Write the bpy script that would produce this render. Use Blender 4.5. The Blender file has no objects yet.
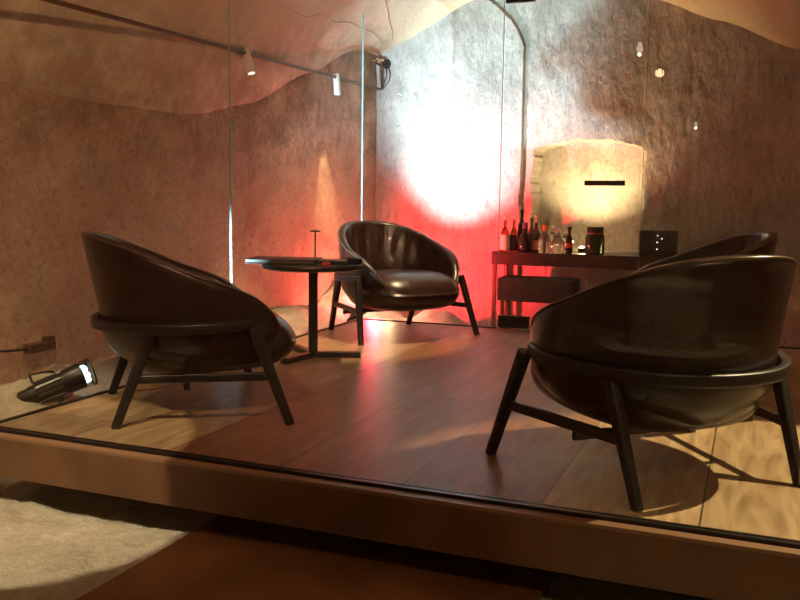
import bpy, bmesh, math, random
from mathutils import Vector, Matrix, noise
random.seed(7)
sc = bpy.context.scene
COL = sc.collection
PI = math.pi
R = math.radians

# ------------------------------------------------------------------ materials
def mat(name, color, rough=.6, metal=0., spec=.5, noise_scale=0, col2=None, bump=0., bump_scale=30., coat=0., trans=0., emis=None, estr=0., lo=.35, hi=.65, detail=6):
    m = bpy.data.materials.new(name); m.use_nodes = True
    nt = m.node_tree; b = nt.nodes['Principled BSDF']
    b.inputs['Base Color'].default_value = (*color, 1)
    b.inputs['Roughness'].default_value = rough
    b.inputs['Metallic'].default_value = metal
    b.inputs['Specular IOR Level'].default_value = spec
    b.inputs['Coat Weight'].default_value = coat
    b.inputs['Transmission Weight'].default_value = trans
    if emis:
        b.inputs['Emission Color'].default_value = (*emis, 1); b.inputs['Emission Strength'].default_value = estr
    tc = nt.nodes.new('ShaderNodeTexCoord')
    if noise_scale:
        n = nt.nodes.new('ShaderNodeTexNoise'); n.inputs['Scale'].default_value = noise_scale; n.inputs['Detail'].default_value = detail
        r = nt.nodes.new('ShaderNodeValToRGB')
        r.color_ramp.elements[0].position = lo; r.color_ramp.elements[1].position = hi
        r.color_ramp.elements[0].color = (*color, 1); r.color_ramp.elements[1].color = (*(col2 or color), 1)
        nt.links.new(tc.outputs['Object'], n.inputs['Vector']); nt.links.new(n.outputs['Fac'], r.inputs['Fac'])
        nt.links.new(r.outputs['Color'], b.inputs['Base Color'])
    if bump:
        n2 = nt.nodes.new('ShaderNodeTexNoise'); n2.inputs['Scale'].default_value = bump_scale; n2.inputs['Detail'].default_value = 8
        bp = nt.nodes.new('ShaderNodeBump'); bp.inputs['Strength'].default_value = bump; bp.inputs['Distance'].default_value = .02
        nt.links.new(tc.outputs['Object'], n2.inputs['Vector']); nt.links.new(n2.outputs['Fac'], bp.inputs['Height'])
        nt.links.new(bp.outputs['Normal'], b.inputs['Normal'])
    return m

def plaster(name, c1, c2, c3, bump=.6, streak=1., damp=None, fine=.7, rs=26, grain=.9, axis='Z'):
    """rough old plaster over rock: blotches, worn patches, pits"""
    m = bpy.data.materials.new(name); m.use_nodes = True
    nt = m.node_tree; N = nt.nodes; L = nt.links; b = N['Principled BSDF']
    b.inputs['Roughness'].default_value = .8; b.inputs['Specular IOR Level'].default_value = .3
    tc = N.new('ShaderNodeTexCoord')
    mp = N.new('ShaderNodeMapping'); mp.inputs['Scale'].default_value = (1, 1, streak)
    L.new(tc.outputs['Object'], mp.inputs['Vector'])
    def nz(s, d=8, r=.6, v=None):
        n = N.new('ShaderNodeTexNoise'); n.inputs['Scale'].default_value = s; n.inputs['Detail'].default_value = d; n.inputs['Roughness'].default_value = r
        L.new((v or mp).outputs[0], n.inputs['Vector']); return n
    a = nz(1.6, 8, .65); r1 = N.new('ShaderNodeValToRGB')
    r1.color_ramp.elements[0].position = .38; r1.color_ramp.elements[0].color = (*c1, 1)
    r1.color_ramp.elements[1].position = .62; r1.color_ramp.elements[1].color = (*c2, 1)
    L.new(a.outputs['Fac'], r1.inputs['Fac'])
    f = nz(rs, 10, .8); r2 = N.new('ShaderNodeValToRGB')
    r2.color_ramp.elements[0].position = .30; r2.color_ramp.elements[0].color = (1, 1, 1, 1)
    r2.color_ramp.elements[1].position = .46; r2.color_ramp.elements[1].color = (0, 0, 0, 1)
    L.new(f.outputs['Fac'], r2.inputs['Fac'])
    sc_ = N.new('ShaderNodeMath'); sc_.operation = 'MULTIPLY'; sc_.inputs[1].default_value = fine; L.new(r2.outputs['Color'], sc_.inputs[0])
    mx = N.new('ShaderNodeMixRGB'); L.new(sc_.outputs[0], mx.inputs['Fac'])
    L.new(r1.outputs['Color'], mx.inputs['Color1']); mx.inputs['Color2'].default_value = (*c3, 1)
    fg = nz(34, 12, .85); rg = N.new('ShaderNodeMapRange'); rg.inputs[1].default_value = .3; rg.inputs[2].default_value = .7; rg.inputs[3].default_value = .62; rg.inputs[4].default_value = 1.25
    L.new(fg.outputs['Fac'], rg.inputs[0])
    mg = N.new('ShaderNodeMixRGB'); mg.blend_type = 'MULTIPLY'; mg.inputs['Fac'].default_value = grain
    L.new(mx.outputs['Color'], mg.inputs['Color1']); L.new(rg.outputs[0], mg.inputs['Color2'])
    out = mg.outputs['Color']
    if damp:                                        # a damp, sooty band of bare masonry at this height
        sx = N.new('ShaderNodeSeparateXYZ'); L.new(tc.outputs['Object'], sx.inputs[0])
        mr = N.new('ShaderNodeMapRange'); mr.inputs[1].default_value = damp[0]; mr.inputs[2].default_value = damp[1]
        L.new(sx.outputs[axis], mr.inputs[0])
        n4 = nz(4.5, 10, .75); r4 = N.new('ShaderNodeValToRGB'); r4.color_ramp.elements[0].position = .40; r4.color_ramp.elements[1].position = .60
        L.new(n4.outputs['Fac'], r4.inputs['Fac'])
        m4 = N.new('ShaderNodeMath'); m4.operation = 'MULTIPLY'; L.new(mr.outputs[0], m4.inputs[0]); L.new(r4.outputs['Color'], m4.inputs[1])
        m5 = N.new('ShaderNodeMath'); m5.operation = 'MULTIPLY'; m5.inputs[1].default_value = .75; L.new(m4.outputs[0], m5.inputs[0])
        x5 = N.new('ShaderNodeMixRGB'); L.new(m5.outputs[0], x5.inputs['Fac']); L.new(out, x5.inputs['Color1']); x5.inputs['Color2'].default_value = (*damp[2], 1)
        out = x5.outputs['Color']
    L.new(out, b.inputs['Base Color'])
    g = nz(9, 12, .7); h = nz(60, 8, .7)
    ad = N.new('ShaderNodeMath'); ad.operation = 'MULTIPLY_ADD'; ad.inputs[1].default_value = .35
    L.new(h.outputs['Fac'], ad.inputs[0]); L.new(g.outputs['Fac'], ad.inputs[2])
    bp = N.new('ShaderNodeBump'); bp.inputs['Strength'].default_value = bump; bp.inputs['Distance'].default_value = .03
    L.new(ad.outputs[0], bp.inputs['Height']); L.new(bp.outputs['Normal'], b.inputs['Normal'])
    return m

def wood_floor():
    m = bpy.data.materials.new('oak_boards'); m.use_nodes = True
    nt = m.node_tree; N = nt.nodes; L = nt.links; b = N['Principled BSDF']
    tc = N.new('ShaderNodeTexCoord')
    sp = N.new('ShaderNodeSeparateXYZ'); L.new(tc.outputs['Object'], sp.inputs[0])
    W = .451
    def math_(op, a, bb=None):
        n = N.new('ShaderNodeMath'); n.operation = op
        for i, v in enumerate((a, bb)):
            if v is None: continue
            if isinstance(v, (int, float)): n.inputs[i].default_value = v
            else: L.new(v, n.inputs[i])
        return n.outputs[0]
    xs = math_('DIVIDE', math_('SUBTRACT', sp.outputs['X'], .857), W)
    idx = math_('FLOOR', xs); fx = math_('FRACT', xs)
    wn = N.new('ShaderNodeTexWhiteNoise'); wn.noise_dimensions = '1D'; L.new(idx, wn.inputs['W'])
    ys = math_('ADD', math_('DIVIDE', sp.outputs['Y'], 2.1), math_('MULTIPLY', wn.outputs['Value'], 7.3))
    iy = math_('FLOOR', ys); fy = math_('FRACT', ys)
    w2 = N.new('ShaderNodeTexWhiteNoise'); w2.noise_dimensions = '2D'
    cb = N.new('ShaderNodeCombineXYZ'); L.new(idx, cb.inputs[0]); L.new(iy, cb.inputs[1]); L.new(cb.outputs[0], w2.inputs['Vector'])
    # grain
    mp = N.new('ShaderNodeMapping'); mp.inputs['Scale'].default_value = (9, 1.3, 1)
    ofs = N.new('ShaderNodeVectorMath'); ofs.operation = 'MULTIPLY_ADD'; L.new(cb.outputs[0], ofs.inputs[0]); ofs.inputs[1].default_value = (3.7, 5.1, 0)
    L.new(tc.outputs['Object'], ofs.inputs[2]); L.new(ofs.outputs[0], mp.inputs['Vector'])
    gr = N.new('ShaderNodeTexNoise'); gr.inputs['Scale'].default_value = 2.2; gr.inputs['Detail'].default_value = 8; gr.inputs['Distortion'].default_value = 1.2
    L.new(mp.outputs[0], gr.inputs['Vector'])
    rp = N.new('ShaderNodeValToRGB')
    rp.color_ramp.elements[0].position = .3; rp.color_ramp.elements[0].color = (.22, .13, .065, 1)
    rp.color_ramp.elements[1].position = .7; rp.color_ramp.elements[1].color = (.42, .295, .165, 1)
    L.new(gr.outputs['Fac'], rp.inputs['Fac'])
    # per-board tone
    tone = N.new('ShaderNodeMapRange'); tone.inputs[3].default_value = .62; tone.inputs[4].default_value = 1.12
    L.new(w2.outputs['Value'], tone.inputs[0])
    ml = N.new('ShaderNodeMixRGB'); ml.blend_type = 'MULTIPLY'; ml.inputs['Fac'].default_value = 1
    L.new(rp.outputs['Color'], ml.inputs['Color1']); L.new(tone.outputs[0], ml.inputs['Color2'])
    # the three boards between the two long joints are tinted red-brown, darker than the rest
    inr = math_('MULTIPLY', math_('GREATER_THAN', xs, 0), math_('LESS_THAN', xs, 3))
    red = N.new('ShaderNodeMixRGB'); red.blend_type = 'MULTIPLY'; L.new(inr, red.inputs['Fac'])
    L.new(ml.outputs['Color'], red.inputs['Color1']); red.inputs['Color2'].default_value = (.72, .5, .42, 1)
    # joints
    j = math_('MINIMUM', math_('MINIMUM', fx, math_('SUBTRACT', 1, fx)), math_('MULTIPLY', math_('MINIMUM', fy, math_('SUBTRACT', 1, fy)), 9))
    jm = math_('LESS_THAN', j, .006)
    fin = N.new('ShaderNodeMixRGB'); L.new(jm, fin.inputs['Fac']); L.new(red.outputs['Color'], fin.inputs['Color1']); fin.inputs['Color2'].default_value = (.05, .025, .012, 1)
    L.new(fin.outputs['Color'], b.inputs['Base Color'])
    b.inputs['Roughness'].default_value = .42; b.inputs['Specular IOR Level'].default_value = .35
    bp = N.new('ShaderNodeBump'); bp.inputs['Strength'].default_value = .12; bp.inputs['Distance'].default_value = .01
    L.new(gr.outputs['Fac'], bp.inputs['Height']); L.new(bp.outputs['Normal'], b.inputs['Normal'])
    return m

def pane_mat(name, tint, refl=1.25):
    m = bpy.data.materials.new(name); m.use_nodes = True
    nt = m.node_tree; N = nt.nodes; L = nt.links
    N.remove(N['Principled BSDF'])
    t = N.new('ShaderNodeBsdfTransparent'); t.inputs[0].default_value = (*tint, 1)
    g = N.new('ShaderNodeBsdfGlossy'); g.inputs['Roughness'].default_value = 0.0; g.inputs['Color'].default_value = (1, 1, 1, 1)
    fr = N.new('ShaderNodeFresnel'); fr.inputs['IOR'].default_value = 1.5
    geo = N.new('ShaderNodeNewGeometry')
    mx = N.new('ShaderNodeMath'); mx.operation = 'MULTIPLY_ADD'   # IOR seen from inside the pane
    mx.inputs[1].default_value = (1/1.5 - 1.5); mx.inputs[2].default_value = 1.5
    L.new(geo.outputs['Backfacing'], mx.inputs[0]); L.new(mx.outputs[0], fr.inputs['IOR'])
    mm = N.new('ShaderNodeMixShader')
    # faces seen from inside the pane are passed straight through, outer faces reflect
    k = N.new('ShaderNodeMath'); k.operation = 'MULTIPLY'
    inv = N.new('ShaderNodeMath'); inv.operation = 'SUBTRACT'; inv.inputs[0].default_value = 1; L.new(geo.outputs['Backfacing'], inv.inputs[1])
    L.new(fr.outputs[0], k.inputs[0]); L.new(inv.outputs[0], k.inputs[1])
    k2 = N.new('ShaderNodeMath'); k2.operation = 'MULTIPLY'; k2.inputs[1].default_value = refl; k2.use_clamp = True
    L.new(k.outputs[0], k2.inputs[0])
    L.new(k2.outputs[0], mm.inputs[0]); L.new(t.outputs[0], mm.inputs[1]); L.new(g.outputs[0], mm.inputs[2])
    L.new(mm.outputs[0], N['Material Output'].inputs[0])
    return m

M = {}
M['wall'] = plaster('old_plaster', (.46, .29, .185), (.58, .42, .29), (.20, .12, .08), .9, damp=(.75, 1.35, (.16, .10, .06)), fine=.8, rs=17)
M['wallb'] = plaster('grey_plaster', (.42, .38, .34), (.58, .54, .50), (.17, .14, .12), 1.0, .5, damp=(.9, 1.9, (.26, .24, .22)), fine=.9, rs=22)
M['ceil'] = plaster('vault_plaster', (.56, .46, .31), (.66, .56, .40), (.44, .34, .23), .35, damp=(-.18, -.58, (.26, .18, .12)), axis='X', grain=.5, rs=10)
M['rock'] = plaster('pale_rock', (.46, .40, .30), (.66, .60, .48), (.28, .23, .16), 1.0, fine=.8, rs=12)
M['floor'] = wood_floor()
M['fascia'] = mat('fascia_steel', (.095, .044, .018), .5, noise_scale=5, col2=(.14, .066, .028), bump=.08, bump_scale=60)
M['fascia_lip'] = mat('fascia_lip', (.20, .11, .06), .4)
M['plate'] = mat('rusty_plate', (.15, .065, .022), .55, noise_scale=4, col2=(.24, .11, .038), bump=.1, bump_scale=40)
M['rail'] = mat('dark_rail', (.018, .013, .011), .35, metal=.3)
M['plinth'] = mat('plinth_black', (.015, .012, .01), .8)
M['glass'] = pane_mat('clear_pane', (.975, .985, .975))
M['glass_ar'] = pane_mat('low_reflection_pane', (.975, .985, .975), .4)
M['edge'] = mat('pane_edge', (.22, .36, .35), .3, spec=.4)
M['leather'] = mat('brown_leather', (.012, .0048, .0034), .30, spec=.5, noise_scale=3, col2=(.020, .0082, .0056), bump=.25, bump_scale=14, coat=.15)
M['leather_seat'] = mat('brown_leather_seat', (.020, .0085, .006), .33, spec=.5, bump=.18, bump_scale=9, coat=.15)
M['piping'] = mat('piping', (.05, .026, .018), .28, spec=.7, coat=.3)
M['leg'] = mat('black_stained_wood', (.010, .007, .006), .40, noise_scale=30, col2=(.015, .010, .008), spec=.5)
M['table'] = mat('black_table', (.018, .014, .013), .35, metal=.2)
M['consolew'] = mat('console_wood', (.022, .012, .013), .45, noise_scale=12, col2=(.035, .018, .018))
M['black'] = mat('black_satin', (.012, .011, .012), .35)
M['blackf'] = mat('black_fabric', (.02, .017, .016), .8, bump=.2, bump_scale=200)
M['lampbody'] = mat('lamp_body', (.035, .035, .032), .38, metal=.6)
M['lampgrey'] = mat('lamp_fins', (.12, .12, .11), .4, metal=.6)
M['white'] = mat('white_metal', (.72, .70, .66), .4)
M['copper'] = mat('copper_brown', (.10, .055, .032), .45, metal=.4)
M['tan'] = mat('tan_plate', (.50, .26, .12), .5)
M['shadowp'] = mat('cable_shadow_tone', (.60, .46, .34), .6)  # pale tone of the strips that stand in for cable shadows
M['brass'] = mat('brass', (.55, .36, .14), .3, metal=.9)
M['label'] = mat('paper_label', (.82, .78, .72), .7)
M['purple'] = mat('purple_label', (.16, .05, .22), .5)
M['orange'] = mat('orange_cap', (.75, .26, .06), .4)
M['redlab'] = mat('red_band', (.65, .03, .02), .4)
M['pink'] = mat('pink_cap', (.75, .35, .32), .4)
M['capwhite'] = mat('white_cap', (.85, .80, .75), .4)
M['capblack'] = mat('black_cap', (.015, .013, .013), .4)
M['g_clear'] = mat('clear_glass', (.95, .93, .92), .03, trans=.92)
M['g_amber'] = mat('amber_glass', (.55, .26, .06), .04, trans=.85)
M['g_dark'] = mat('dark_glass', (.03, .018, .012), .05, trans=.2, spec=.8)
M['g_brown'] = mat('brown_glass', (.16, .05, .02), .05, trans=.55, spec=.8)
M['g_jar'] = mat('jar_glass', (.022, .03, .018), .06, trans=.25, spec=.8)
M['led'] = mat('indicator', (1, 1, 1), .4, emis=(1, .95, .85), estr=4)
M['plant'] = mat('dry_stem', (.06, .05, .025), .7)
M['lens_w'] = mat('lens_white', (.9, .95, 1), .3, emis=(.55, .8, 1.0), estr=3.2)
M['lens_k'] = mat('lens_unlit', (.04, .07, .10), .15)
M['lens_r'] = mat('lens_red', (1, .1, .05), .3, emis=(1, .06, .03), estr=14)
M['lens_y'] = mat('lens_warm', (1, .8, .5), .3, emis=(1, .72, .38), estr=14)
M['lens_s'] = mat('lens_spot', (1, .8, .5), .3, emis=(1, .86, .66), estr=6)

# ------------------------------------------------------------------ helpers
def link(name, bm, m, parent=None, smooth=False, loc=None, rot=None):
    me = bpy.data.meshes.new(name); bmesh.ops.recalc_face_normals(bm, faces=bm.faces[:]); bm.to_mesh(me); bm.free()
    o = bpy.data.objects.new(name, me); COL.objects.link(o)
    for mm in (m if isinstance(m, (list, tuple)) else [m]): me.materials.append(mm)
    if smooth:
        for p in me.polygons: p.use_smooth = True
        if smooth != True:
            me.set_sharp_from_angle(angle=R(smooth))
    if parent: o.parent = parent
    if loc: o.location = loc
    if rot: o.rotation_euler = rot
    return o

def tag(o, label, cat, group=None, kind=None):
    if label: o['label'] = label
    if cat: o['category'] = cat
    if group: o['group'] = group
    if kind: o['kind'] = kind
    return o

def struct(o):
    o['kind'] = 'structure'; return o

def empty(name, loc, rz, label, cat, group=None):
    o = bpy.data.objects.new(name, None); COL.objects.link(o); o.empty_display_size = .1
    o.location = loc; o.rotation_euler = (0, 0, rz)
    return tag(o, label, cat, group)

def box(bm, c, s, rz=0, bev=0.):
    b2 = bmesh.new(); bmesh.ops.create_cube(b2, size=1)
    for v in b2.verts: v.co = Vector((v.co.x*s[0], v.co.y*s[1], v.co.z*s[2]))
    if bev: bmesh.ops.bevel(b2, geom=b2.edges[:], offset=bev, segments=2, affect='EDGES', profile=.6)
    mx = Matrix.Translation(c) @ Matrix.Rotation(rz, 4, 'Z'); merge(bm, b2, mx)

def merge(bm, b2, mx=None):
    vs = {}
    for v in b2.verts: vs[v] = bm.verts.new(mx @ v.co if mx else v.co)
    for f in b2.faces:
        try:
            nf = bm.faces.new([vs[v] for v in f.verts]); nf.material_index = f.material_index
        except ValueError: pass
    b2.free()

def lathe(bm, prof, n=24, c=(0, 0, 0), mi=0):
    rings = []
    for r, z in prof:
        if r < 1e-5: rings.append([bm.verts.new((c[0], c[1], c[2]+z))])
        else: rings.append([bm.verts.new((c[0]+r*math.cos(2*PI*i/n), c[1]+r*math.sin(2*PI*i/n), c[2]+z)) for i in range(n)])
    for a, b in zip(rings, rings[1:]):
        for i in range(n):
            j = (i+1) % n
            if len(a) == 1 and len(b) == 1: continue
            if len(a) == 1: f = bm.faces.new((a[0], b[i], b[j]))
            elif len(b) == 1: f = bm.faces.new((a[i], a[j], b[0]))
            else: f = bm.faces.new((a[i], a[j], b[j], b[i]))
            f.material_index = mi

def sweep(bm, pts, rad, n=10, shape=None, up=None, cap=True, closed=False):
    """tube along pts; rad scalar or list; shape: list of 2D offsets instead of circle"""
    pts = [Vector(p) for p in pts]; rings = []
    N = len(pts)
    prev = None
    for i, p in enumerate(pts):
        a = pts[(i-1) % N] if (closed or i > 0) else p
        b = pts[(i+1) % N] if (closed or i < N-1) else p
        t = (b-a).normalized()
        if up is not None: u = Vector(up)
        elif prev is not None: u = prev
        else: u = Vector((0, 0, 1)) if abs(t.z) < .9 else Vector((1, 0, 0))
        s = t.cross(u).normalized(); w = s.cross(t).normalized(); prev = w
        r = rad[i] if isinstance(rad, (list, tuple)) else rad
        if shape: ring = [bm.verts.new(p + s*x*r + w*y*r) for x, y in shape]
        else: ring = [bm.verts.new(p + s*math.cos(2*PI*k/n)*r + w*math.sin(2*PI*k/n)*r) for k in range(n)]
        rings.append(ring)
    k = len(rings[0])
    pairs = list(zip(rings, rings[1:])) + ([(rings[-1], rings[0])] if closed else [])
    for a, b in pairs:
        for i in range(k):
            j = (i+1) % k; bm.faces.new((a[i], a[j], b[j], b[i]))
    if cap and not closed:
        bm.faces.new(rings[0][::-1]); bm.faces.new(rings[-1])

def rrect(hx, hy, r, n=4):
    o = []
    for cx, cy, a0 in ((hx-r, hy-r, 0), (-hx+r, hy-r, 90), (-hx+r, -hy+r, 180), (hx-r, -hy+r, 270)):
        for k in range(n): 
            a = R(a0 + 90*k/(n-1)); o.append((cx+r*math.cos(a), cy+r*math.sin(a)))
    return o

def interp(P, x):
    if x <= P[0][0]: return P[0][1]
    for (a, b), (c, d) in zip(P, P[1:]):
        if x <= c:
            t = (x-a)/(c-a); t = t*t*(3-2*t)*.5 + t*.5
            return b+(d-b)*t
    return P[-1][1]

def catmull(P, x):
    P = [(-P[1][0], P[1][1])] + P + [(2*P[-1][0]-P[-2][0], P[-2][1])]
    for i in range(1, len(P)-2):
        if x <= P[i+1][0] or i == len(P)-3:
            t = max(0, min(1, (x-P[i][0])/(P[i+1][0]-P[i][0])))
            a, b, c, d = (P[i+k][1] for k in (-1, 0, 1, 2))
            return .5*(2*b + (c-a)*t + (2*a-5*b+4*c-d)*t*t + (3*b-a-3*c+d)*t**3)

def fbm(x, y, z, o=4): return noise.fractal(Vector((x, y, z)), .9, 2.1, o)

# ------------------------------------------------------------------ the setting
XL, XR, YB, YF = -.58, 5.4, 1.68, -9.6
LP = [(-9.6, 1.55), (-7, 2.0), (-4.6, 1.75), (-2.85, 1.43), (-1.5, 1.37), (-.63, 1.56), (.26, 1.89), (1.56, 2.22), (1.68, 2.25)]
BP = [(-.58, 2.25), (-.39, 2.35), (.38, 2.70), (1.1, 2.85), (1.9, 2.59), (2.41, 2.39), (3.02, 2.125), (4, 1.85), (5.4, 1.55)]
def ceil_z(x, y):
    t = max(0, x-XL); Lz = interp(LP, y)
    q = min(1, t/2.6); zi = Lz + (3.05-Lz)*(1-(1-q)**4)
    tr = max(0, XR-x); q2 = min(1, tr/1.6); zr = 1.55+(3.05-1.55)*(1-(1-q2)**3)
    zi = min(zi, zr)
    d = (YB-y)/1.5; w = max(0, 1-d); w = w*w*(3-2*w)
    return (1-w)*zi + w*interp(BP, x)

def grid(nu, nv, fn):
    bm = bmesh.new(); V = [[bm.verts.new(fn(i/nu, j/nv)) for j in range(nv+1)] for i in range(nu+1)]
    for i in range(nu):
        for j in range(nv): bm.faces.new((V[i][j], V[i+1][j], V[i+1][j+1], V[i][j+1]))
    return bm

# left wall
def f_left(u, v):
    y = YF + (YB+.05-YF)*u; zt = ceil_z(XL, y)+.04; z = -.45 + (zt+.45)*v
    d = .022*fbm(y*1.3, z*1.3, 3) + .007*fbm(y*4, z*4, 7, 5) + .004*fbm(y*12, z*12, 9, 4)
    # a broken ridge of masonry under the vault springing
    d += .035*math.exp(-((y+1.55)/.35)**2)*(.5+.5*v) 
    return (XL - .02 + max(-.05, min(.09, d)), y, z)
struct(link('wall_left', grid(420, 110, f_left), M['wall'], smooth=True))

# back wall with the arched niche and the raised pier of plaster
def in_niche(x, z):
    xe = .02*noise.noise(Vector((z*5, 1, 2)))
    if not (.905+xe < x < 1.868+xe*.8): return False
    k = (x-1.386)/.50; top = 1.315 + .135*math.sqrt(max(0, 1-k*k)) + .012*noise.noise(Vector((x*9, 0, 0)))
    return .495 < z < top
def f_back(u, v):
    x = XL-.1 + (XR+.1-XL+.1)*u; zt = interp(BP, x)+.06; z = -.45 + (3.0+.45)*v
    z = min(z, zt)
    d = .012*fbm(x*1.5, z*1.5, 13) + .006*fbm(x*5, z*3, 17, 5) + .005*fbm(x*14, z*9, 19, 4)
    edge = .807 - max(0, z-2.2)**2*1.4 + .01*noise.noise(Vector((z*6, 0, 5)))
    if x < edge: d += .05
    if in_niche(x, z): d -= .30
    return (x, YB - d, z)
struct(link('wall_back', grid(600, 345, f_back), M['wallb'], smooth=50))
struct(link('wall_right', grid(90, 30, lambda u, v: (XR-.02+.04*fbm(u*12, v*4, 2), YF+(YB-YF)*u, -.45+v*2.1)), M['wall'], smooth=True))
struct(link('wall_front', grid(60, 40, lambda u, v: (XL-.1+(XR-XL+.2)*u, YF+.03*fbm(u*7, v*4, 22), -.45+3.6*v)), M['wall'], smooth=True))
def f_ceil(u, v):
    x = XL-.03 + (XR-XL+.06)*u; y = YF + (YB-YF)*v
    z = ceil_z(x, y); f = .03*fbm(x*1.2, y*1.2, 31) + .012*fbm(x*5, y*5, 33)
    k = min(1, (x-XL)/.5, (YB-y)/.4)
    return (x, y, z + f*max(0, k))
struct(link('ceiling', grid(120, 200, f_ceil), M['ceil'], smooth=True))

# rocky ground around and below the platform
def ground_z(x, y):
    z = -.285
    t = max(0, min(1, (.05-x)/.58))                 # rises to the left wall
    z += .27*t*t*(3-2*t) if y > -3.9 else .27*t*t*(3-2*t)*max(0, 1+(y+3.9)/1.0)
    z += .26*math.exp(-((x+.42)/.28)**2-((y-.85)/.42)**2)
    z += .10*math.exp(-((x+.45)/.25)**2-((y+.2)/.5)**2)
    z += .27*math.exp(-((x-.28)/.34)**2-((y-.95)/.34)**2)
    if x < 0: z += .16*math.exp(-((x+.1)/.3)**2-((y+3.9)/.22)**2)
    return z
def f_ground(u, v):
    x = XL-.05 + (XR-XL+.1)*(u**1.6); y = YF + (YB-YF)*v
    z = ground_z(x, y); k = 1 if x < .1 else (.35 if x > 1 else .35+.55*(1-x))
    z += k*(.035*fbm(x*3, y*3, 41) + .018*fbm(x*9, y*9, 43, 5))
    if y < .05:
        if x > .9: z = min(z, -.275)
        if x > 0: z = min(z, -.20)
    return (x, y, z)
struct(link('floor', grid(220, 420, f_ground), M['rock'], smooth=True))

# platform deck
PX, PY = 5.38, -3.6
bm = bmesh.new(); box(bm, (PX/2, PY/2, -.02), (PX, -PY, .04))
deck = struct(link('floor_platform', bm, M['floor']))
bm = bmesh.new(); box(bm, (PX/2, PY-.012, -.083), (PX+.02, .024, .150), bev=.003)
struct(link('trim_1', bm, M['fascia']))
bm = bmesh.new(); box(bm, (PX/2, PY-.004, -.003), (PX+.02, .040, .012), bev=.002)
struct(link('trim_2', bm, M['fascia_lip']))
bm = bmesh.new(); box(bm, (-.012, PY/2, -.082), (.024, -PY, .16), bev=.003)
struct(link('trim_3', bm, M['fascia']))
bm = bmesh.new(); box(bm, (PX/2+.25, PY/2+.15, -.17), (PX-.5, -PY-.8, .24))
struct(link('trim_4', bm, M['plinth']))
bm = bmesh.new(); box(bm, (PX/2, PY+.032, .006), (PX, .020, .012)); box(bm, (PX/2, PY+.058, .005), (PX, .008, .010))
struct(link('trim_5', bm, M['rail']))
bm = bmesh.new(); box(bm, (.012, PY/2, .004), (.02, -PY-.1, .008))
struct(link('trim_6', bm, M['rail']))
bm = bmesh.new(); box(bm, (.56, -.014, .004), (1.05, .02, .008)); box(bm, (3.72, -.014, .004), (3.3, .02, .008))
struct(link('trim_7', bm, M['rail']))

# rusty walkway plate on the rock
bm = bmesh.new(); box(bm, (1.615, -5.65, -.262), (1.23, 4.6, .012), bev=.002)
tag(link('walkway_plate', bm, M['plate']), 'rust-brown metal walkway plate lying on the stone floor before the platform', 'floor plate')

# ------------------------------------------------------------------ glass
def pane(name, a, b, h, n=None, z0=.008, th=.010, seam_a=False, seam_b=False, m='glass'):
    a = Vector((*a, 0)); b = Vector((*b, 0)); d = (b-a).normalized(); L_ = (b-a).length
    ang = math.atan2(d.y, d.x); c = (a+b)/2
    bm = bmesh.new(); box(bm, (0, 0, z0+(h-z0)/2), (L_-.012, th, h-z0))
    o = link(name, bm, M[m], loc=c, rot=(0, 0, ang)); struct(o)
    for s, on in ((-1, seam_a), (1, seam_b)):
        if on:
            bm = bmesh.new(); box(bm, (s*(L_/2-.003), 0, z0+(h-z0)/2), (.0022, th+.001, h-z0))
            link('pane_edge', bm, M['edge'], parent=o)
    return o
pane('window_1', (0.012, -3.56), (0.012, -1.80), 2.2, seam_b=True, m='glass_ar')
pane('window_2', (0.012, -1.80), (0.012, -.02), 2.28, seam_b=True, m='glass_ar')
pane('window_3', (.02, -.014), (1.083, -.014), 2.37, seam_b=True)
pane('window_4', (2.052, -.014), (3.6, -.014), 2.37, seam_a=True)
pane('window_5', (3.6, -.014), (5.3, -.014), 2.2)
pane('window_6', (.02, PY+.045), (2.9, PY+.045), 2.2, z0=.002)
pane('window_7', (2.9, PY+.045), (5.3, PY+.045), 2.2, z0=.002)
door = pane('door_1', (1.089, -.014), (2.048, -.014), 2.36, z0=.02)
bm = bmesh.new(); box(bm, (-.375, 0, 2.315), (.20, .032, .10), bev=.002); link('door_patch_fitting', bm, M['black'], parent=door)
bm = bmesh.new(); box(bm, (-.362, 0, .055), (.225, .036, .085), bev=.002); link('door_patch_fitting', bm, M['black'], parent=door)
bm = bmesh.new(); box(bm, (.245, -.035, 1.038), (.268, .022, .034), bev=.003)
box(bm, (.13, -.015, 1.038), (.02, .03, .02)); box(bm, (.36, -.015, 1.038), (.02, .03, .02))
link('door_handle', bm, M['black'], parent=door)

# ------------------------------------------------------------------ lounge chair
A_, B_ = .415, .400
ZB = .165
def rim_z(phi):          # phi 0 = back, pi = front
    P = [(0, .757), (20, .750), (40, .722), (60, .675), (80, .620), (100, .568), (118, .512), (132, .440), (146, .340), (160, .272), (180, .255)]
    return catmull(P, abs(math.degrees(phi)))
def rad_f(z, phi):
    if z < .40: q = min(1, (.40-z)/(.40-ZB)); f = (max(0, 1-q**2.6))**(1/2.3)
    else: f = 1
    back = max(0, math.cos(phi))
    lean = .52*(z-.40)*back**1.2 if z > .40 else 0
    side = -.06*max(0, z-.40)*(1-back)
    return f + lean + side
def shell_pt(phi, z, off=0.):
    f = rad_f(z, phi)
    c, sn = math.cos(phi), math.sin(phi)
    fr = max(0, -c)**.5 if c < 0 else 0
    e = 1 - .22*min(1, fr*1.2)                      # squarer towards the front
    ax = .375 + .030*fr; by = .395 + .018*fr - .045*max(0, c)
    x = -ax*math.copysign(abs(c)**e, c)*f; y = by*math.copysign(abs(sn)**e, sn)*f
    r = math.hypot(x, y) or 1e-6; k = max(0, (r-off))/r
    return x*k, y*k
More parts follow.
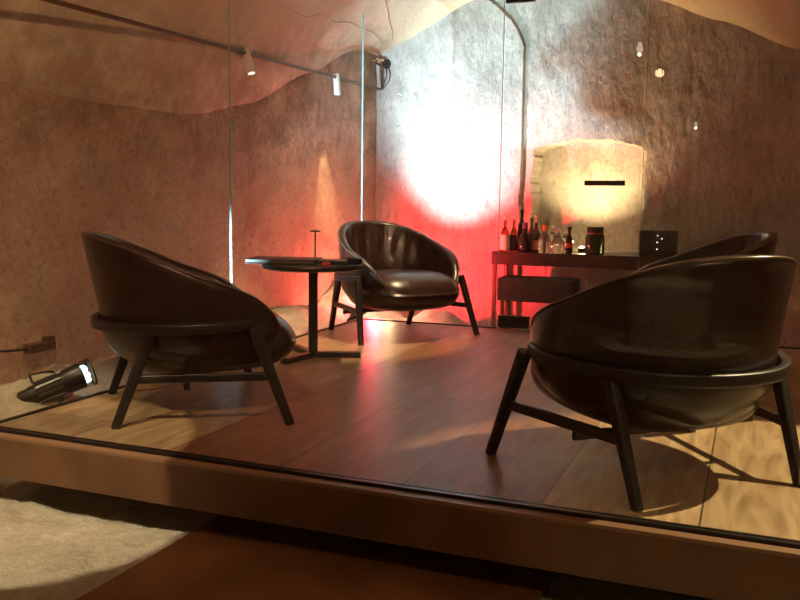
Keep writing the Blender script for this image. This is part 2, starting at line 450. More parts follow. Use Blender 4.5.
def make_shell():
    bm = bmesh.new(); NS = 144; rings = []
    ph = [2*PI*i/NS - PI for i in range(NS)]
    TH = .052
    # outer
    NO = 22
    for k in range(1, NO+1):
        w = k/NO; ring = []
        for p in ph:
            zr = rim_z(p)-.02; z = ZB + (zr-ZB)*(1-math.cos(w*PI/2))**.95
            x, y = shell_pt(p, z)
            wr = .004*math.sin(p*46+z*8)*max(0, 1-abs(z-.22)/.08)      # gathered leather under the bowl
            ring.append(bm.verts.new((x*(1+wr), y*(1+wr), z)))
        rings.append(ring)
    # rim roll
    for a in (35, 70, 105, 145):
        ring = []
        for p in ph:
            zr = rim_z(p)-.02; x0, y0 = shell_pt(p, zr)
            c = math.cos(R(a)); s = math.sin(R(a)); r = math.hypot(x0, y0); k = (r - TH/2*(1-c))/r
            ring.append(bm.verts.new((x0*k, y0*k, zr+.022*s)))
        rings.append(ring)
    NI = 20
    for k in range(0, NI+1):
        w = k/NI; ring = []
        for i, p in enumerate(ph):
            zr = rim_z(p)-.02; zl = min(.30, zr-.03); z = zr + (zl-zr)*w
            x, y = shell_pt(p, max(z, .30), TH)
            a = abs(math.degrees(p)); amp = max(0, 1-a/130)**.5*math.sin(min(1, w*1.6)*PI)**1.0 if w < .95 else 0
            fold = abs(math.sin(p*6.5 + .9*math.sin(3*p+1) + .5*w))**.45
            fine = math.sin(p*31+4*w+2*math.sin(5*p))
            off = amp*(.034*(1-fold)*-1 + .004*fine) + (.016*math.sin(w*PI) if a < 120 else 0)
            r = math.hypot(x, y) or 1e-6; kk = (r-off)/r
            ring.append(bm.verts.new((x*kk, y*kk, z)))
        rings.append(ring)
    for a, b in zip(rings, rings[1:]):
        for i in range(NS):
            j = (i+1) % NS; bm.faces.new((a[i], a[j], b[j], b[i]))
    c = bm.verts.new((0, 0, ZB)); cb = bm.verts.new((0, 0, .30))
    for i in range(NS):
        j = (i+1) % NS; bm.faces.new((c, rings[0][j], rings[0][i])); bm.faces.new((cb, rings[-1][i], rings[-1][j]))
    return bm
def make_cushion():
    bm = bmesh.new(); NU, NV = 64, 28
    def se(a, e): return math.copysign(abs(a)**e, a)
    rings = []
    for j in range(1, NV):
        t = -PI/2 + PI*j/NV; ring = []
        for i in range(NU):
            p = 2*PI*i/NU
            x = se(math.cos(t), .36)*se(math.cos(p), .58); y = se(math.cos(t), .36)*se(math.sin(p), .58); z = se(math.sin(t), .9)
            X = .062 + .352*x; Y = .335*y; Z = .306 + .124*z
            Z += .012*x - .035*max(0, x)**3 * (1 if z > 0 else .2)
            Z += .010*math.exp(-(x*x+y*y)*2)*z
            X += .02*max(0, x)*math.cos(z*1.5)
            ring.append(bm.verts.new((X, Y*(1-.12*max(0, -x)), Z)))
        rings.append(ring)
    for a, b in zip(rings, rings[1:]):
        for i in range(NU):
            j = (i+1) % NU; bm.faces.new((a[i], a[j], b[j], b[i]))
    bm.faces.new(rings[0][::-1]); bm.faces.new(rings[-1])
    return bm
FF, FR_ = Vector((.334, .452, 0)), Vector((-.334, .320, 0))
TF, TR = Vector((.195, .404, .395)), Vector((-.190, .335, .385))
def leg_pts(s, front):
    f = (FF if front else FR_).copy(); t = (TF if front else TR).copy(); f.y *= s; t.y *= s
    return f, t
def make_chair(loc, rz, label):
    root = empty('lounge_chair', loc, rz, label, 'chair', 'lounge chairs on the platform')
    sh = link('shell', make_shell(), M['leather'], root, True)
    bm = bmesh.new()
    pts = []
    for i in range(121):
        p = R(-168 + 336*i/120); z = rim_z(p)-.006; x, y = shell_pt(p, z-.014, .003); pts.append((x, y, z))
    sweep(bm, pts, .0055, 8); link('piping', bm, M['piping'], sh, True)
    link('seat_cushion', make_cushion(), M['leather_seat'], root, True)
    # U-shaped wooden hoop
    bm = bmesh.new(); pts = []
    for i in range(61):
        a = R(-118 + 236*i/60); e = .92
        x = -.400*math.copysign(abs(math.cos(a))**e, math.cos(a)); y = .420*math.copysign(abs(math.sin(a))**e, math.sin(a))*(1-.14*max(0, math.cos(a)))
        pts.append((x, y, .385 + .018*(1-math.cos(a))/2*1.2))
    sweep(bm, pts, 1, shape=rrect(.015, .021, .008), up=(0, 0, 1)); link('hoop_frame', bm, M['leg'], root, 40)
    for fr in (1, 0):
        for s in (1, -1):
            f, t = leg_pts(s, fr); bm = bmesh.new()
            d = (t-f)
            sweep(bm, [f, f+d*.3, f+d*.8, t], [.82, .9, 1.08, 1.08], shape=rrect(.0185, .0215, .010)); link('leg', bm, M['leg'], root, 40)
    for s in (1, -1):
        f1, t1 = leg_pts(s, 1); f2, t2 = leg_pts(s, 0)
        a = f1.lerp(t1, .50); b = f2.lerp(t2, .50); bm = bmesh.new()
        sweep(bm, [a, b], 1, shape=rrect(.011, .017, .005), up=(0, 0, 1)); link('stretcher', bm, M['leg'], root, 40)
    f1, t1 = leg_pts(1, 1); f2, t2 = leg_pts(1, 0); a = f1.lerp(t1, .5).lerp(f2.lerp(t2, .5), .62); b = a.copy(); b.y *= -1
    a.z = b.z = a.z-.034
    bm = bmesh.new(); sweep(bm, [a, b], 1, shape=rrect(.012, .014, .005), up=(0, 0, 1)); link('cross_bar', bm, M['leg'], root, 40)
    bm = bmesh.new(); lathe(bm, [(0, ZB+.02), (.10, ZB+.02), (.10, a.z+.01), (0, a.z+.01)], 20); link('seat_mount', bm, M['leg'], root, 40)
    return root
def copy_tree(o, parent=None):
    c = o.copy(); COL.objects.link(c)
    if parent: c.parent = parent
    for ch in [x for x in o.children]: copy_tree(ch, c)
    return c
chair = make_chair((2.479, -2.992, 0), R(134.5), 'brown leather lounge chair at the right, nearest the front glass, seen from behind')
for loc, rz, lab in [((.519, -2.892, 0), 41.6, 'brown leather lounge chair at the platform left edge, beside the flood lamp'),
                     ((.514, -.558, 0), -36.2, 'brown leather lounge chair with open front behind the round table, red light under it'),
                     ((2.45, -.94, 0), 200, 'brown leather lounge chair mostly hidden behind the nearest chair, only its back rim showing')]:
    c = copy_tree(chair); c.location = loc; c.rotation_euler = (0, 0, R(rz)); c['label'] = lab

# ------------------------------------------------------------------ round table and what lies on it
TX, TY = .441, -1.619
t = empty('side_table', (TX, TY, 0), 0, 'small round black side table with a three-armed foot', 'table')
bm = bmesh.new(); lathe(bm, [(0, .510), (.27, .510), (.288, .518), (.292, .530), (.288, .540), (0, .540)], 64); link('table_top', bm, M['table'], t, 30)
bm = bmesh.new(); lathe(bm, [(0, .03), (.027, .03), (.027, .5), (.09, .502), (.09, .512), (0, .512)], 24); link('pole', bm, M['table'], t, 30)
for a in (22, 142, 262):
    bm = bmesh.new(); box(bm, (.135, 0, .018), (.28, .05, .030), bev=.003)
    link('foot_arm', bm, M['table'], t, rot=(0, 0, R(a)))
c22, s22 = math.cos(R(22)), math.sin(R(22))
def tp(u, v): return (TX + u*c22 - v*s22, TY + u*s22 + v*c22)     # along / across the picture's view direction, on the table
x, y = tp(-.165, .02); e = empty('menu_folder', (x, y, .5405), R(22-4), 'flat dark folder overhanging the left side of the round table', 'folder')
bm = bmesh.new(); box(bm, (0, 0, .005), (.40, .26, .004), bev=.001); box(bm, (0, 0, .026), (.40, .26, .004), bev=.001); box(bm, (.198, 0, .0155), (.004, .26, .025)); link('cover', bm, M['black'], e)
bm = bmesh.new(); box(bm, (-.004, 0, .0155), (.385, .25, .0165)); link('pages', bm, M['lampgrey'], e)
x, y = tp(.122, -.03); bm = bmesh.new(); box(bm, (0, 0, .014), (.16, .10, .026), bev=.006)
tag(link('card_box', bm, M['black'], loc=(x, y, .541), rot=(0, 0, R(22))), 'small low black box in the middle of the round table', 'box')
x, y = tp(.225, .03); e = empty('ashtray', (x, y, .541), 0, 'black ashtray at the right of the round table', 'ashtray')
bm = bmesh.new(); lathe(bm, [(0, 0), (.05, 0), (.054, .03), (.046, .032), (.042, .01), (0, .008)], 28); link('bowl', bm, M['black'], e, 40)
x, y = tp(.085, -.155); bm = bmesh.new(); box(bm, (0, 0, .009), (.045, .03, .018), bev=.002)
tag(link('matchbox', bm, M['redlab'], loc=(x, y, .541), rot=(0, 0, R(30))), 'tiny red matchbox on the round table', 'matchbox')
x, y = tp(.13, .17); bm = bmesh.new(); box(bm, (0, 0, .003), (.09, .07, .005))
tag(link('paper_card', bm, M['label'], loc=(x, y, .541), rot=(0, 0, R(10))), 'small white card lying on the round table', 'card')
x, y = tp(-.004, .155); e = empty('table_lamp', (x, y, .541), 0, 'tiny slender lamp with a flat cap standing on the round table', 'lamp')
bm = bmesh.new(); lathe(bm, [(0, 0), (.032, 0), (.032, .008), (.008, .012), (0, .012)], 24); link('base', bm, M['black'], e, 40)
bm = bmesh.new(); lathe(bm, [(0, .01), (.0045, .01), (.0045, .175), (0, .175)], 10); link('stem', bm, M['copper'], e, 40)
bm = bmesh.new(); lathe(bm, [(0, .172), (.030, .174), (.033, .180), (.010, .188), (0, .188)], 24); link('lamp_shade', bm, M['copper'], e, 40)

# ------------------------------------------------------------------ console and bar
CZ = .482; GZ = -.275
cons = empty('console_table', (0, 0, 0), 0, 'long dark wooden console against the back wall below the niche', 'console table')
bm = bmesh.new(); box(bm, (1.56, 1.395, CZ-.055), (1.75, .42, .11), bev=.004); link('top', bm, M['consolew'], cons)
bm = bmesh.new()
for i, xx in enumerate((.98, 1.56, 2.14)): box(bm, (xx, 1.183, CZ-.055), (.565, .008, .085), bev=.002)
link('drawer_front', bm, M['consolew'], cons)
for xx in (.71, 2.41):
    for yy in (1.21, 1.58):
        bm = bmesh.new(); box(bm, (xx, yy, (CZ-.11+GZ)/2), (.032, .032, CZ-.11-GZ), bev=.003); link('leg', bm, M['copper'], cons)
ot = empty('ottoman', (1.10, 1.20, GZ), 0, 'black upholstered bench under the console', 'bench')
bm = bmesh.new(); box(bm, (0, 0, .45), (.65, .30, .20), bev=.025); link('cushion', bm, M['blackf'], ot, 40)
for sx in (-1, 1):
    for sy in (-1, 1):
        bm = bmesh.new(); box(bm, (sx*.28, sy*.12, .18), (.025, .025, .36)); link('leg', bm, M['copper'], ot)

def bottle(x, y, prof, glass, cap, capz, capr, caph, label=None, lab=None, labz=(.04, .13), rr=None, ball=False, name='bottle'):
    e = empty(name, (x, y, CZ), random.random()*6, label, 'bottle', 'bottles at the left of the console')
    bm = bmesh.new(); lathe(bm, prof, 20); link('glass_body', bm, M[glass], e, 50)
    bm = bmesh.new()
    if ball: lathe(bm, [(0, capz)] + [(capr*math.sin(PI*k/10), capz+capr-capr*math.cos(PI*k/10)) for k in range(1, 10)] + [(0, capz+2*capr)], 16)
    else: lathe(bm, [(0, capz), (capr, capz), (capr, capz+caph), (0, capz+caph)], 16)
    link('cap', bm, M[cap], e, 40)
    if lab:
        r = rr+.0012; bm = bmesh.new(); lathe(bm, [(r, labz[0]), (r, labz[1])], 20); link('bottle_label', bm, M[lab], e, True)
    return e
def prof(r, hb, hs, rn, h): return [(0, 0), (r*.92, 0), (r, .008), (r, hb), (r*.8, hb+(hs-hb)*.35), (rn*1.3, hs-.008), (rn, hs), (rn, h), (0, h)]
bottle(0.783, 1.250, prof(.036, .165, .215, .012, .27), 'g_amber', 'capwhite', .270, .0135, .035, 'amber bottle with broad white label and white cap, furthest left', 'label', (.015, .145), .036)
bottle(0.848, 1.300, prof(.036, .150, .21, .012, .275), 'g_amber', 'capwhite', .275, .0125, .025, 'amber-necked bottle with dark body, second from the left', 'capblack', (.01, .14), .036)
bottle(0.897, 1.370, prof(.036, .22, .27, .014, .325), 'g_dark', 'capblack', .325, .017, .035, 'tallest bottle, almost black')
bottle(0.955, 1.260, [(0, 0), (.04, 0), (.058, .02), (.060, .08), (.045, .14), (.022, .165), (.020, .20), (0, .20)], 'g_dark', 'purple', .20, .024, .05, 'squat round dark bottle with a purple stopper')
bottle(0.985, 1.370, prof(.030, .17, .22, .011, .255), 'g_brown', 'capblack', .255, .012, .035, 'slim dark bottle behind the squat round one')
bottle(1.040, 1.310, prof(.036, .155, .215, .013, .255), 'g_brown', 'capwhite', .253, .0145, .06, 'brown bottle with a tall white foil neck', 'pink', (.02, .10), .036)
bottle(1.125, 1.260, [(0, 0), (.045, 0), (.056, .02), (.056, .10), (.035, .15), (.017, .165), (.016, .19), (0, .19)], 'g_clear', 'orange', .19, .021, .045, 'clear decanter with an orange stopper')
bottle(1.165, 1.375, prof(.032, .14, .175, .011, .20), 'g_clear', 'capwhite', .20, .012, .03, 'small clear bottle half hidden behind the orange-stoppered decanter')
bottle(1.243, 1.255, [(0, 0), (.045, 0), (.060, .03), (.058, .09), (.03, .135), (.014, .15), (.014, .175), (0, .175)], 'g_clear', 'pink', .175, .017, 0, 'round clear decanter with a pink ball stopper', ball=True)
bottle(1.285, 1.360, prof(.040, .11, .15, .018, .165), 'g_clear', 'capwhite', .165, .013, .012, 'low clear bottle behind the ball-stoppered decanter')
bottle(1.336, 1.250, prof(.030, .12, .16, .012, .195), 'g_dark', 'capblack', .195, .018, .03, 'narrow dark bottle with a black cap, furthest right', 'redlab', (.05, .09), .030)
# jar
j = empty('glass_jar', (1.545, 1.27, CZ), 0, 'large dark glass jar with a black lid on the console below the niche', 'jar')
bm = bmesh.new(); lathe(bm, [(0, 0), (.070, 0), (.080, .012), (.080, .13), (.072, .165), (.060, .18), (0, .18)], 32); link('jar_body', bm, M['g_jar'], j, 50)
bm = bmesh.new(); lathe(bm, [(0, .18), (.066, .18), (.068, .186), (.068, .222), (.064, .228), (0, .228)], 32); link('lid', bm, M['capblack'], j, 40)
bm = bmesh.new(); lathe(bm, [(.0705, .169), (.064, .179)], 32); link('rubber_ring', bm, M['redlab'], j, True)
# stereo amplifier box with small lights
a = empty('amplifier', (2.045, 1.36, CZ), 0, 'black electronics cube with tiny indicator lights at the right end of the console', 'amplifier')
bm = bmesh.new(); box(bm, (0, 0, .108), (.29, .22, .20), bev=.006)
for sx in (-1, 1):
    for sy in (-1, 1): box(bm, (sx*.11, sy*.08, .005), (.03, .03, .010))
link('case', bm, M['black'], a)
for dx, dz in ((.0, .17), (.035, .145), (.0, .115), (.0, .06)):
    bm = bmesh.new(); lathe(bm, [(0, 0), (.004, 0), (.004, .003), (0, .003)], 10)
    link('indicator_light', bm, M['led'], a, loc=(dx, -.110, dz), rot=(R(90), 0, 0))
# plant
p = empty('dried_plant', (1.075, 1.50, CZ), 0, 'spiky dried plant in a dark vase behind the bottles', 'plant')
bm = bmesh.new(); lathe(bm, [(0, 0), (.03, 0), (.035, .05), (.02, .12), (.022, .13), (.016, .12), (0, .02)], 20); link('vase', bm, M['capblack'], p, 50)
bm = bmesh.new()
for k in range(22):
    a_ = random.uniform(0, 2*PI); sp_ = random.uniform(.02, .075); h = random.uniform(.28, .37)
    pts = [(0, 0, .03), (.3*sp_*math.cos(a_), .3*sp_*math.sin(a_), .16), (sp_*math.cos(a_), sp_*math.sin(a_), h)]
    sweep(bm, pts, [.002, .003, .0006], 5)
link('stems', bm, M['plant'], p)

# ------------------------------------------------------------------ flood lamps on the ground
def flood(name, head, direction, label, lens, scale=1., dots=True):
    d = Vector(direction).normalized()
    root = bpy.data.objects.new(name, None); COL.objects.link(root); root.location = head; root.empty_display_size = .1
    root.rotation_euler = d.to_track_quat('Z', 'Y').to_euler(); root.scale = (scale,)*3
    tag(root, label, 'lamp', 'flood lamps on the rock')
    bm = bmesh.new(); lathe(bm, [(0, -.36), (.030, -.36), (.040, -.345), (.042, -.30), (.046, -.29), (.052, -.14), (.060, -.125), (.064, -.05), (.066, -.048), (0, -.046)], 32)
    link('housing', bm, M['lampbody'], root, 35)
    bm = bmesh.new()
    for k in range(8):
        a = 2*PI*k/8; b2 = bmesh.new(); box(b2, (.053, 0, -.21), (.012, .010, .12)); merge(bm, b2, Matrix.Rotation(a, 4, 'Z'))
    link('cooling_fins', bm, M['lampgrey'], root)
    bm = bmesh.new(); lathe(bm, [(.068, -.055), (.068, 0), (.064, 0), (.064, -.052)], 32); link('clear_hood', bm, M['glass'], root, 35)
    bm = bmesh.new(); lathe(bm, [(.065, -.006), (.071, -.006), (.071, .004), (.065, .004), (.065, -.006)], 32); link('front_ring', bm, M['lampbody'], root, 35)
    for (px, py) in ((0, 0), (.032, 0), (-.032, 0), (.016, .028), (-.016, .028), (.016, -.028), (-.016, -.028)):
        bm = bmesh.new(); lathe(bm, [(0, -.045), (.0145, -.045), (.0145, -.022), (.010, -.014), (0, -.012)], 14, c=(px, py, 0)); link('led', bm, M[lens], root, True)
    bm = bmesh.new(); pts = [(.03*math.cos(t_), 0, -.385+.025*math.sin(t_)) for t_ in [PI*.0+k*PI*2/18 for k in range(18)]]
    sweep(bm, pts, .006, 8, closed=True); link('hanging_loop', bm, M['lampbody'], root, True)
    # yoke
    bm = bmesh.new(); sweep(bm, [(0, -.068, -.16), (0, -.085, -.19), (.05, -.085, -.26), (.05, .085, -.26), (0, .085, -.19), (0, .068, -.16)], .006, 8); link('yoke', bm, M['lampbody'], root, True)
    return root
HW = Vector((-.235, -2.68, .045)); DW = Vector((.50, .80, .30)).normalized(); AW = Vector((.36, 1.68, 1.72))
flood('flood_lamp', HW, DW, 'black tubular flood lamp with blue-white lens on the rock left of the platform', 'lens_w', 1.0)
HR = Vector((-.12, .36, .045)); DR = Vector((.35, 1.0, .55)).normalized()
flood('flood_lamp', HR, DR, 'small red flood lamp on the rock behind the far lounge chair', 'lens_r', .62)
flood('flood_lamp', (-.12, .505, .125), (.33, .80, .90), 'smallest flood lamp, white, on the rock behind the far lounge chair', 'lens_w', .42)

def light(name, kind, loc, color, power, target=None, size=.04, angle=60, blend=.5):
    L_ = bpy.data.lights.new(name, kind); L_.color = color; L_.energy = power
    if kind in ('POINT', 'SPOT'): L_.shadow_soft_size = size
    if kind == 'SPOT': L_.spot_size = R(angle); L_.spot_blend = blend
    if kind == 'AREA': L_.size = size
    o = bpy.data.objects.new(name, L_); COL.objects.link(o); o.location = loc
    if target is not None: o.rotation_euler = (Vector(target)-Vector(loc)).to_track_quat('-Z', 'Y').to_euler()
    return o
WARM = (1, .60, .30)
light('white_flood_light', 'SPOT', HW+DW*.03, (.56, .84, 1.0), 2300, (.52, 1.68, 2.12), .03, 36, .8)
light('white_flood_light', 'SPOT', (-.10, .52, .16), (.70, .92, 1.0), 760, (.36, 1.68, 1.62), .03, 56, 1.0)
light('white_flood_light', 'POINT', (-.10, .52, .18), (.70, .90, 1.0), 5, None, .03)
light('red_flood_light', 'POINT', HR+DR*.05+Vector((0, 0, .03)), (1, .015, .03), 46, None, .03)
light('red_flood_light', 'SPOT', HR+DR*.05+Vector((0, 0, .03)), (1, .015, .03), 560, (.36, 1.68, .55), .03, 80, .9)
light('warm_ground_light', 'POINT', (.02, .50, .17), (1, .62, .28), 6, None, .03)

# ------------------------------------------------------------------ track with spots
P1 = Vector((-.30, -2.65, 1.80)); P2 = Vector((-.545, 1.58, 1.935))
d = (P2-P1).normalized(); P0 = P1 - d*1.2
tr = empty('ceiling_track', P2, 0, 'thin brown lighting rail running under the left side of the vault', 'lighting track')
bm = bmesh.new(); sweep(bm, [P0-P2, Vector((0, 0, 0))], 1, shape=rrect(.011, .011, .004), up=(0, 0, 1)); link('rail', bm, M['copper'], tr)
bm = bmesh.new(); sweep(bm, [(0, 0, 0), (.012, 0, .0), (.016, .01, .02), (.02, .01, .19), (.01, .0, .21), (-.03, -.06, .25)], .008, 8); link('riser', bm, M['copper'], tr, True)
bm = bmesh.new(); box(bm, (-.0, -.04, .255), (.10, .03, .012), rz=R(20)); link('ceiling_plate', bm, M['tan'], tr)
for f_ in (.55,):
    q = P0.lerp(P2, f_); zc = ceil_z(q.x, q.y)
    bm = bmesh.new(); sweep(bm, [(0, 0, 0), (0, 0, min(.5, max(.03, zc-q.z)))], .003, 6); link('hanger_wire', bm, M['copper'], tr, loc=q-P2)
def spot(t_, aim, mat_, label, lit):
    q = P1.lerp(P2, t_)
    root = bpy.data.objects.new('track_spotlight', None); COL.objects.link(root); root.location = q + Vector((0, 0, -.015)); root.empty_display_size = .1
    dv = (Vector(aim)-q).normalized(); root.rotation_euler = dv.to_track_quat('Z', 'Y').to_euler()
    tag(root, label, 'spotlight', 'spotlights on the thin rail')
    bm = bmesh.new(); lathe(bm, [(0, -.045), (.026, -.045), (.028, -.04), (.028, .125), (.023, .125), (.021, .105), (0, .105)], 24); link('housing', bm, M[mat_], root, 35)
    bm = bmesh.new(); lathe(bm, [(0, .106), (.020, .106), (.020, .112), (0, .113)], 20); link('lens', bm, M['lens_s' if lit else 'lens_k'], root, 35)
    return q + Vector((0, 0, -.015)) + dv*.14
s1 = spot(.398, (.25, -1.1, 0), 'white', 'small cylindrical lit spotlight, the nearer of the two on the rail', True)
s2 = spot(.755, (-.36, .62, 0), 'white', 'small white cylindrical spotlight near the rail end at the corner', False)
s3 = spot(-.22, (-.34, -2.95, 0), 'white', 'added unseen rail spotlight at the near end, brightening the ground by the flood lamp', True)  # spotlight added out of view to brighten the ground by the lamp
light('track_spot_light', 'SPOT', s3, (1, .74, .42), 80, (-.30, -2.95, 0), .02, 40, .8)  # beam of the added near-end spotlight
light('track_spot_light', 'SPOT', s2, (1, .70, .38), 150, (-.36, .62, 0), .02, 42, .6)  # added warm beam to brighten the rock; this spotlight itself is unlit
light('track_spot_light', 'SPOT', s1, (1, .66, .38), 45, (.25, -1.1, 0), .02, 50, .6)
# socket with cables at the corner
so = empty('wall_socket', (-.50, 1.635, 2.17), 0, 'round dark socket high on the back wall beside the corner', 'socket')
bm = bmesh.new(); lathe(bm, [(0, 0), (.045, 0), (.042, .02), (.025, .022), (.022, .045), (0, .045)], 24); link('socket_body', bm, M['black'], so, 40, rot=(R(90), 0, 0))
bm = bmesh.new(); sweep(bm, [(0, -.03, -.03), (.01, -.02, -.10), (-.015, -.02, -.17), (-.04, -.03, -.235)], .0045, 6); link('cord', bm, M['black'], so, True)
bm = bmesh.new(); sweep(bm, [(.02, -.03, -.03), (.045, -.02, -.09), (.03, -.02, -.16), (-.035, -.03, -.24)], .0045, 6); link('cord', bm, M['black'], so, True)
# pale strips on the vault, standing in for faint cable shadows
def shadow_strip(pts, label, r=.009):
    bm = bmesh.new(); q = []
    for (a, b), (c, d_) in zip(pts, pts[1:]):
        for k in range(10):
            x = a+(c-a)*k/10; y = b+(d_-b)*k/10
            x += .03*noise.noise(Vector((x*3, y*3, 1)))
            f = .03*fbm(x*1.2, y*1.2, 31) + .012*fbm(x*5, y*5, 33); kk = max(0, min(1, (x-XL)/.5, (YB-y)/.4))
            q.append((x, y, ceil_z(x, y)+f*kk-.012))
    sweep(bm, q, r, 6); tag(link('cable_shadow_strip', bm, M['shadowp'], smooth=True), label, 'cable')
STRIP1 = [(-.20, -1.2), (-.28, -.3), (-.33, .5), (-.44, 1.45)]
STRIP2 = [(.10, -.9), (.03, .1), (-.12, .7), (-.38, 1.5)]
shadow_strip(STRIP1, 'plaster-coloured strip standing in for a cable shadow on the vault, nearer the thin rail', .003)
shadow_strip(STRIP2, 'plaster-coloured strip standing in for a cable shadow on the vault, further from the thin rail', .004)
# junction box on the left wall
w = empty('junction_box', (-.555, -2.70, .15), 0, 'brown junction box low on the left wall behind the flood lamp', 'junction box')
bm = bmesh.new(); box(bm, (.02, 0, 0), (.05, .17, .045), bev=.004); box(bm, (.02, .06, .03), (.04, .055, .03), bev=.004); link('box', bm, M['copper'], w)
bm = bmesh.new(); sweep(bm, [(.02, -.08, 0), (.02, -.16, .005), (.02, -.3, .02), (.02, -.6, .03)], .006, 8); link('cord', bm, M['black'], w, True)

# ------------------------------------------------------------------ lamps in the vault
def downlight(loc, aim, power, angle, blend=.4, size=.03, color=WARM, label=None):
    root = bpy.data.objects.new('ceiling_spotlight', None); COL.objects.link(root); root.location = loc; root.empty_display_size = .1
    dv = (Vector(aim)-Vector(loc)).normalized(); root.rotation_euler = dv.to_track_quat('Z', 'Y').to_euler()
    tag(root, label, 'spotlight')
    bm = bmesh.new(); lathe(bm, [(0, -.045), (.030, -.045), (.032, -.04), (.032, .12), (.026, .12), (.024, .10), (0, .10)], 20); link('housing', bm, M['black'], root, 35)
    bm = bmesh.new(); lathe(bm, [(0, .101), (.023, .101), (.023, .106), (0, .107)], 16); link('lens', bm, M['lens_s'], root, 35)
    zc = ceil_z(loc[0], loc[1]); bm = bmesh.new()
    q = root.rotation_euler.to_matrix().inverted() @ Vector((0, 0, max(.06, zc-loc[2])))
    sweep(bm, [(0, 0, 0), q], .006, 8); link('hanging_rod', bm, M['black'], root, True)
    light('ceiling_spot_light', 'SPOT', Vector(loc)+dv*.13, color, power, aim, size, angle, blend)
downlight((3.95, -2.35, 2.40), (2.80, -3.0, 0), 620, 40, .18, .015, (1, .80, .44), 'black ceiling spotlight above the nearest lounge chair')
downlight((.95, -.9, 2.55), (.25, -.90, 0), 330, 46, .4, .03, (1, .66, .36), 'black ceiling spotlight above the far lounge chair')
downlight((.9, -5.3, 2.5), (.28, -3.60, -.27), 330, 25, .15, .012, (1, .84, .52), 'black ceiling spotlight aimed at the stone floor before the platform')
downlight((1.7, -5.0, 2.5), (-.5, -2.1, .80), 215, 92, .9, .05, (1, .55, .31), 'added unseen spotlight giving warm fill on the left wall')  # added lamp out of view, warm fill for the left wall
downlight((3.6, -5.6, 2.5), (2.5, -3.9, -.2), 45, 80, .8, .05, WARM, 'added unseen spotlight giving fill on the platform front')  # added lamp out of view, dim fill for fascia and plate
downlight((3.0, -7.2, 2.4), (2.6, -9.5, 1.0), 60, 60, .5, .05, WARM, 'added unseen spotlight on the wall behind the visitor, for the glass reflections')  # added lamp, lights the rear wall so the front glass reflects it
downlight((-.1, -8.2, 1.9), (-.35, -6.9, .0), 45, 60, .2, .02, (1, .78, .42), 'added unseen spotlight on the floor behind the visitor on the left, for the glass reflections')  # added lamp, bright floor patch for the front glass to reflect
downlight((2.3, -7.6, 2.4), (2.15, -8.6, 0), 190, 26, .2, .02, (1, .78, .42), 'added unseen spotlight on the floor behind the visitor on the right, for the glass reflections')  # added lamp, lights the block that the front glass reflects
bm = bmesh.new(); b2 = bmesh.new(); bmesh.ops.create_cube(b2, size=1); bmesh.ops.subdivide_edges(b2, edges=b2.edges[:], cuts=10, use_grid_fill=True)
for v_ in b2.verts: v_.co = Vector((v_.co.x*.62, v_.co.y*.5, v_.co.z*.62))*(1+.10*fbm(v_.co.x*3, v_.co.y*3, v_.co.z*3+5))
merge(bm, b2); tag(link('reflection_block', bm, M['rock'], loc=(2.15, -8.75, -.05), smooth=True), 'added pale stone block behind the visitor, there to be reflected in the front glass', 'stone')  # unseen block added to give a bright reflection in the front glass
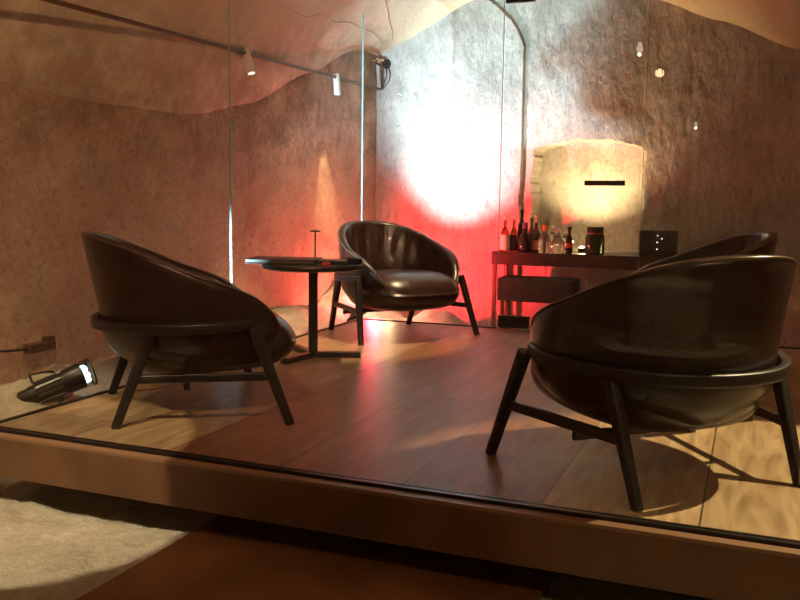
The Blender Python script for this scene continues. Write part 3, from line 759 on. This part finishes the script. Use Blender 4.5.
# small uplight on the console that washes the niche
pk = empty('puck_light', (1.400, 1.47, CZ), 0, 'tiny round uplight glowing on the console behind the dark jar', 'lamp')
bm = bmesh.new(); lathe(bm, [(0, 0), (.03, 0), (.03, .035), (.024, .04), (0, .04)], 20); link('housing', bm, M['black'], pk, 40)
bm = bmesh.new(); lathe(bm, [(0, .0405), (.022, .0405), (.02, .050), (0, .055)], 16); link('lens', bm, M['lens_y'], pk, True)
light('puck_up_light', 'SPOT', (1.40, 1.47, CZ+.08), (1, .70, .34), 150, (1.42, 1.80, 1.30), .02, 105, 1.0)
light('puck_glow', 'POINT', (1.40, 1.52, CZ+.10), (1, .62, .26), 4, None, .01)
def bulb(loc, power, label, size=.03, color=(1, .64, .34)):
    e = empty('pendant_bulb', loc, 0, label, 'lamp')
    bm = bmesh.new(); lathe(bm, [(0, .05), (.014, .05), (.014, .10), (.004, .11), (.004, max(.12, ceil_z(loc[0], loc[1])-loc[2])), (0, max(.12, ceil_z(loc[0], loc[1])-loc[2]))], 12); link('lamp_holder', bm, M['black'], e, 40)
    bm = bmesh.new(); lathe(bm, [(0, -.03)] + [(.028*math.sin(PI*k/10), -.028*math.cos(PI*k/10)) for k in range(1, 8)] + [(.013, .052), (0, .052)], 16); link('bulb_glass', bm, M['lens_s'], e, True)
    light('bulb_light', 'POINT', Vector(loc)+Vector((0, 0, -.045)), color, power, None, .012)
bulb((1.84, -8.4, 2.13), 14, 'bare warm bulb hanging near the wall behind the visitor')
bulb((3.9, -4.7, 2.2), 9, 'added unseen bulb over the visitor side near the right wall, warm fill')  # bulb added out of view as warm fill
bulb((4.4, -1.2, 2.35), 8, 'added unseen bulb above the right part of the platform, warm fill')  # bulb added out of view as warm fill for the right wall

# world: almost no light underground
wd = bpy.data.worlds.new('world'); sc.world = wd; wd.use_nodes = True
wd.node_tree.nodes['Background'].inputs[0].default_value = (1, .55, .32, 1); wd.node_tree.nodes['Background'].inputs[1].default_value = .01

# ------------------------------------------------------------------ camera
cam = bpy.data.cameras.new('camera'); co = bpy.data.objects.new('camera', cam); COL.objects.link(co); sc.camera = co
cam.sensor_width = 36; cam.lens = 870/800*36; cam.clip_start = .05; cam.clip_end = 60
mx = Matrix.Rotation(R(22), 4, 'Z') @ Matrix.Rotation(R(90-6.480), 4, 'X') @ Matrix.Rotation(R(.74), 4, 'Z')
co.matrix_world = Matrix.Translation((2.758, -6.0257, .9)) @ mx

sc.view_settings.view_transform = 'Standard'; sc.view_settings.look = 'None'
sc.view_settings.exposure = 0; sc.view_settings.gamma = 1; sc.view_settings.use_curve_mapping = False
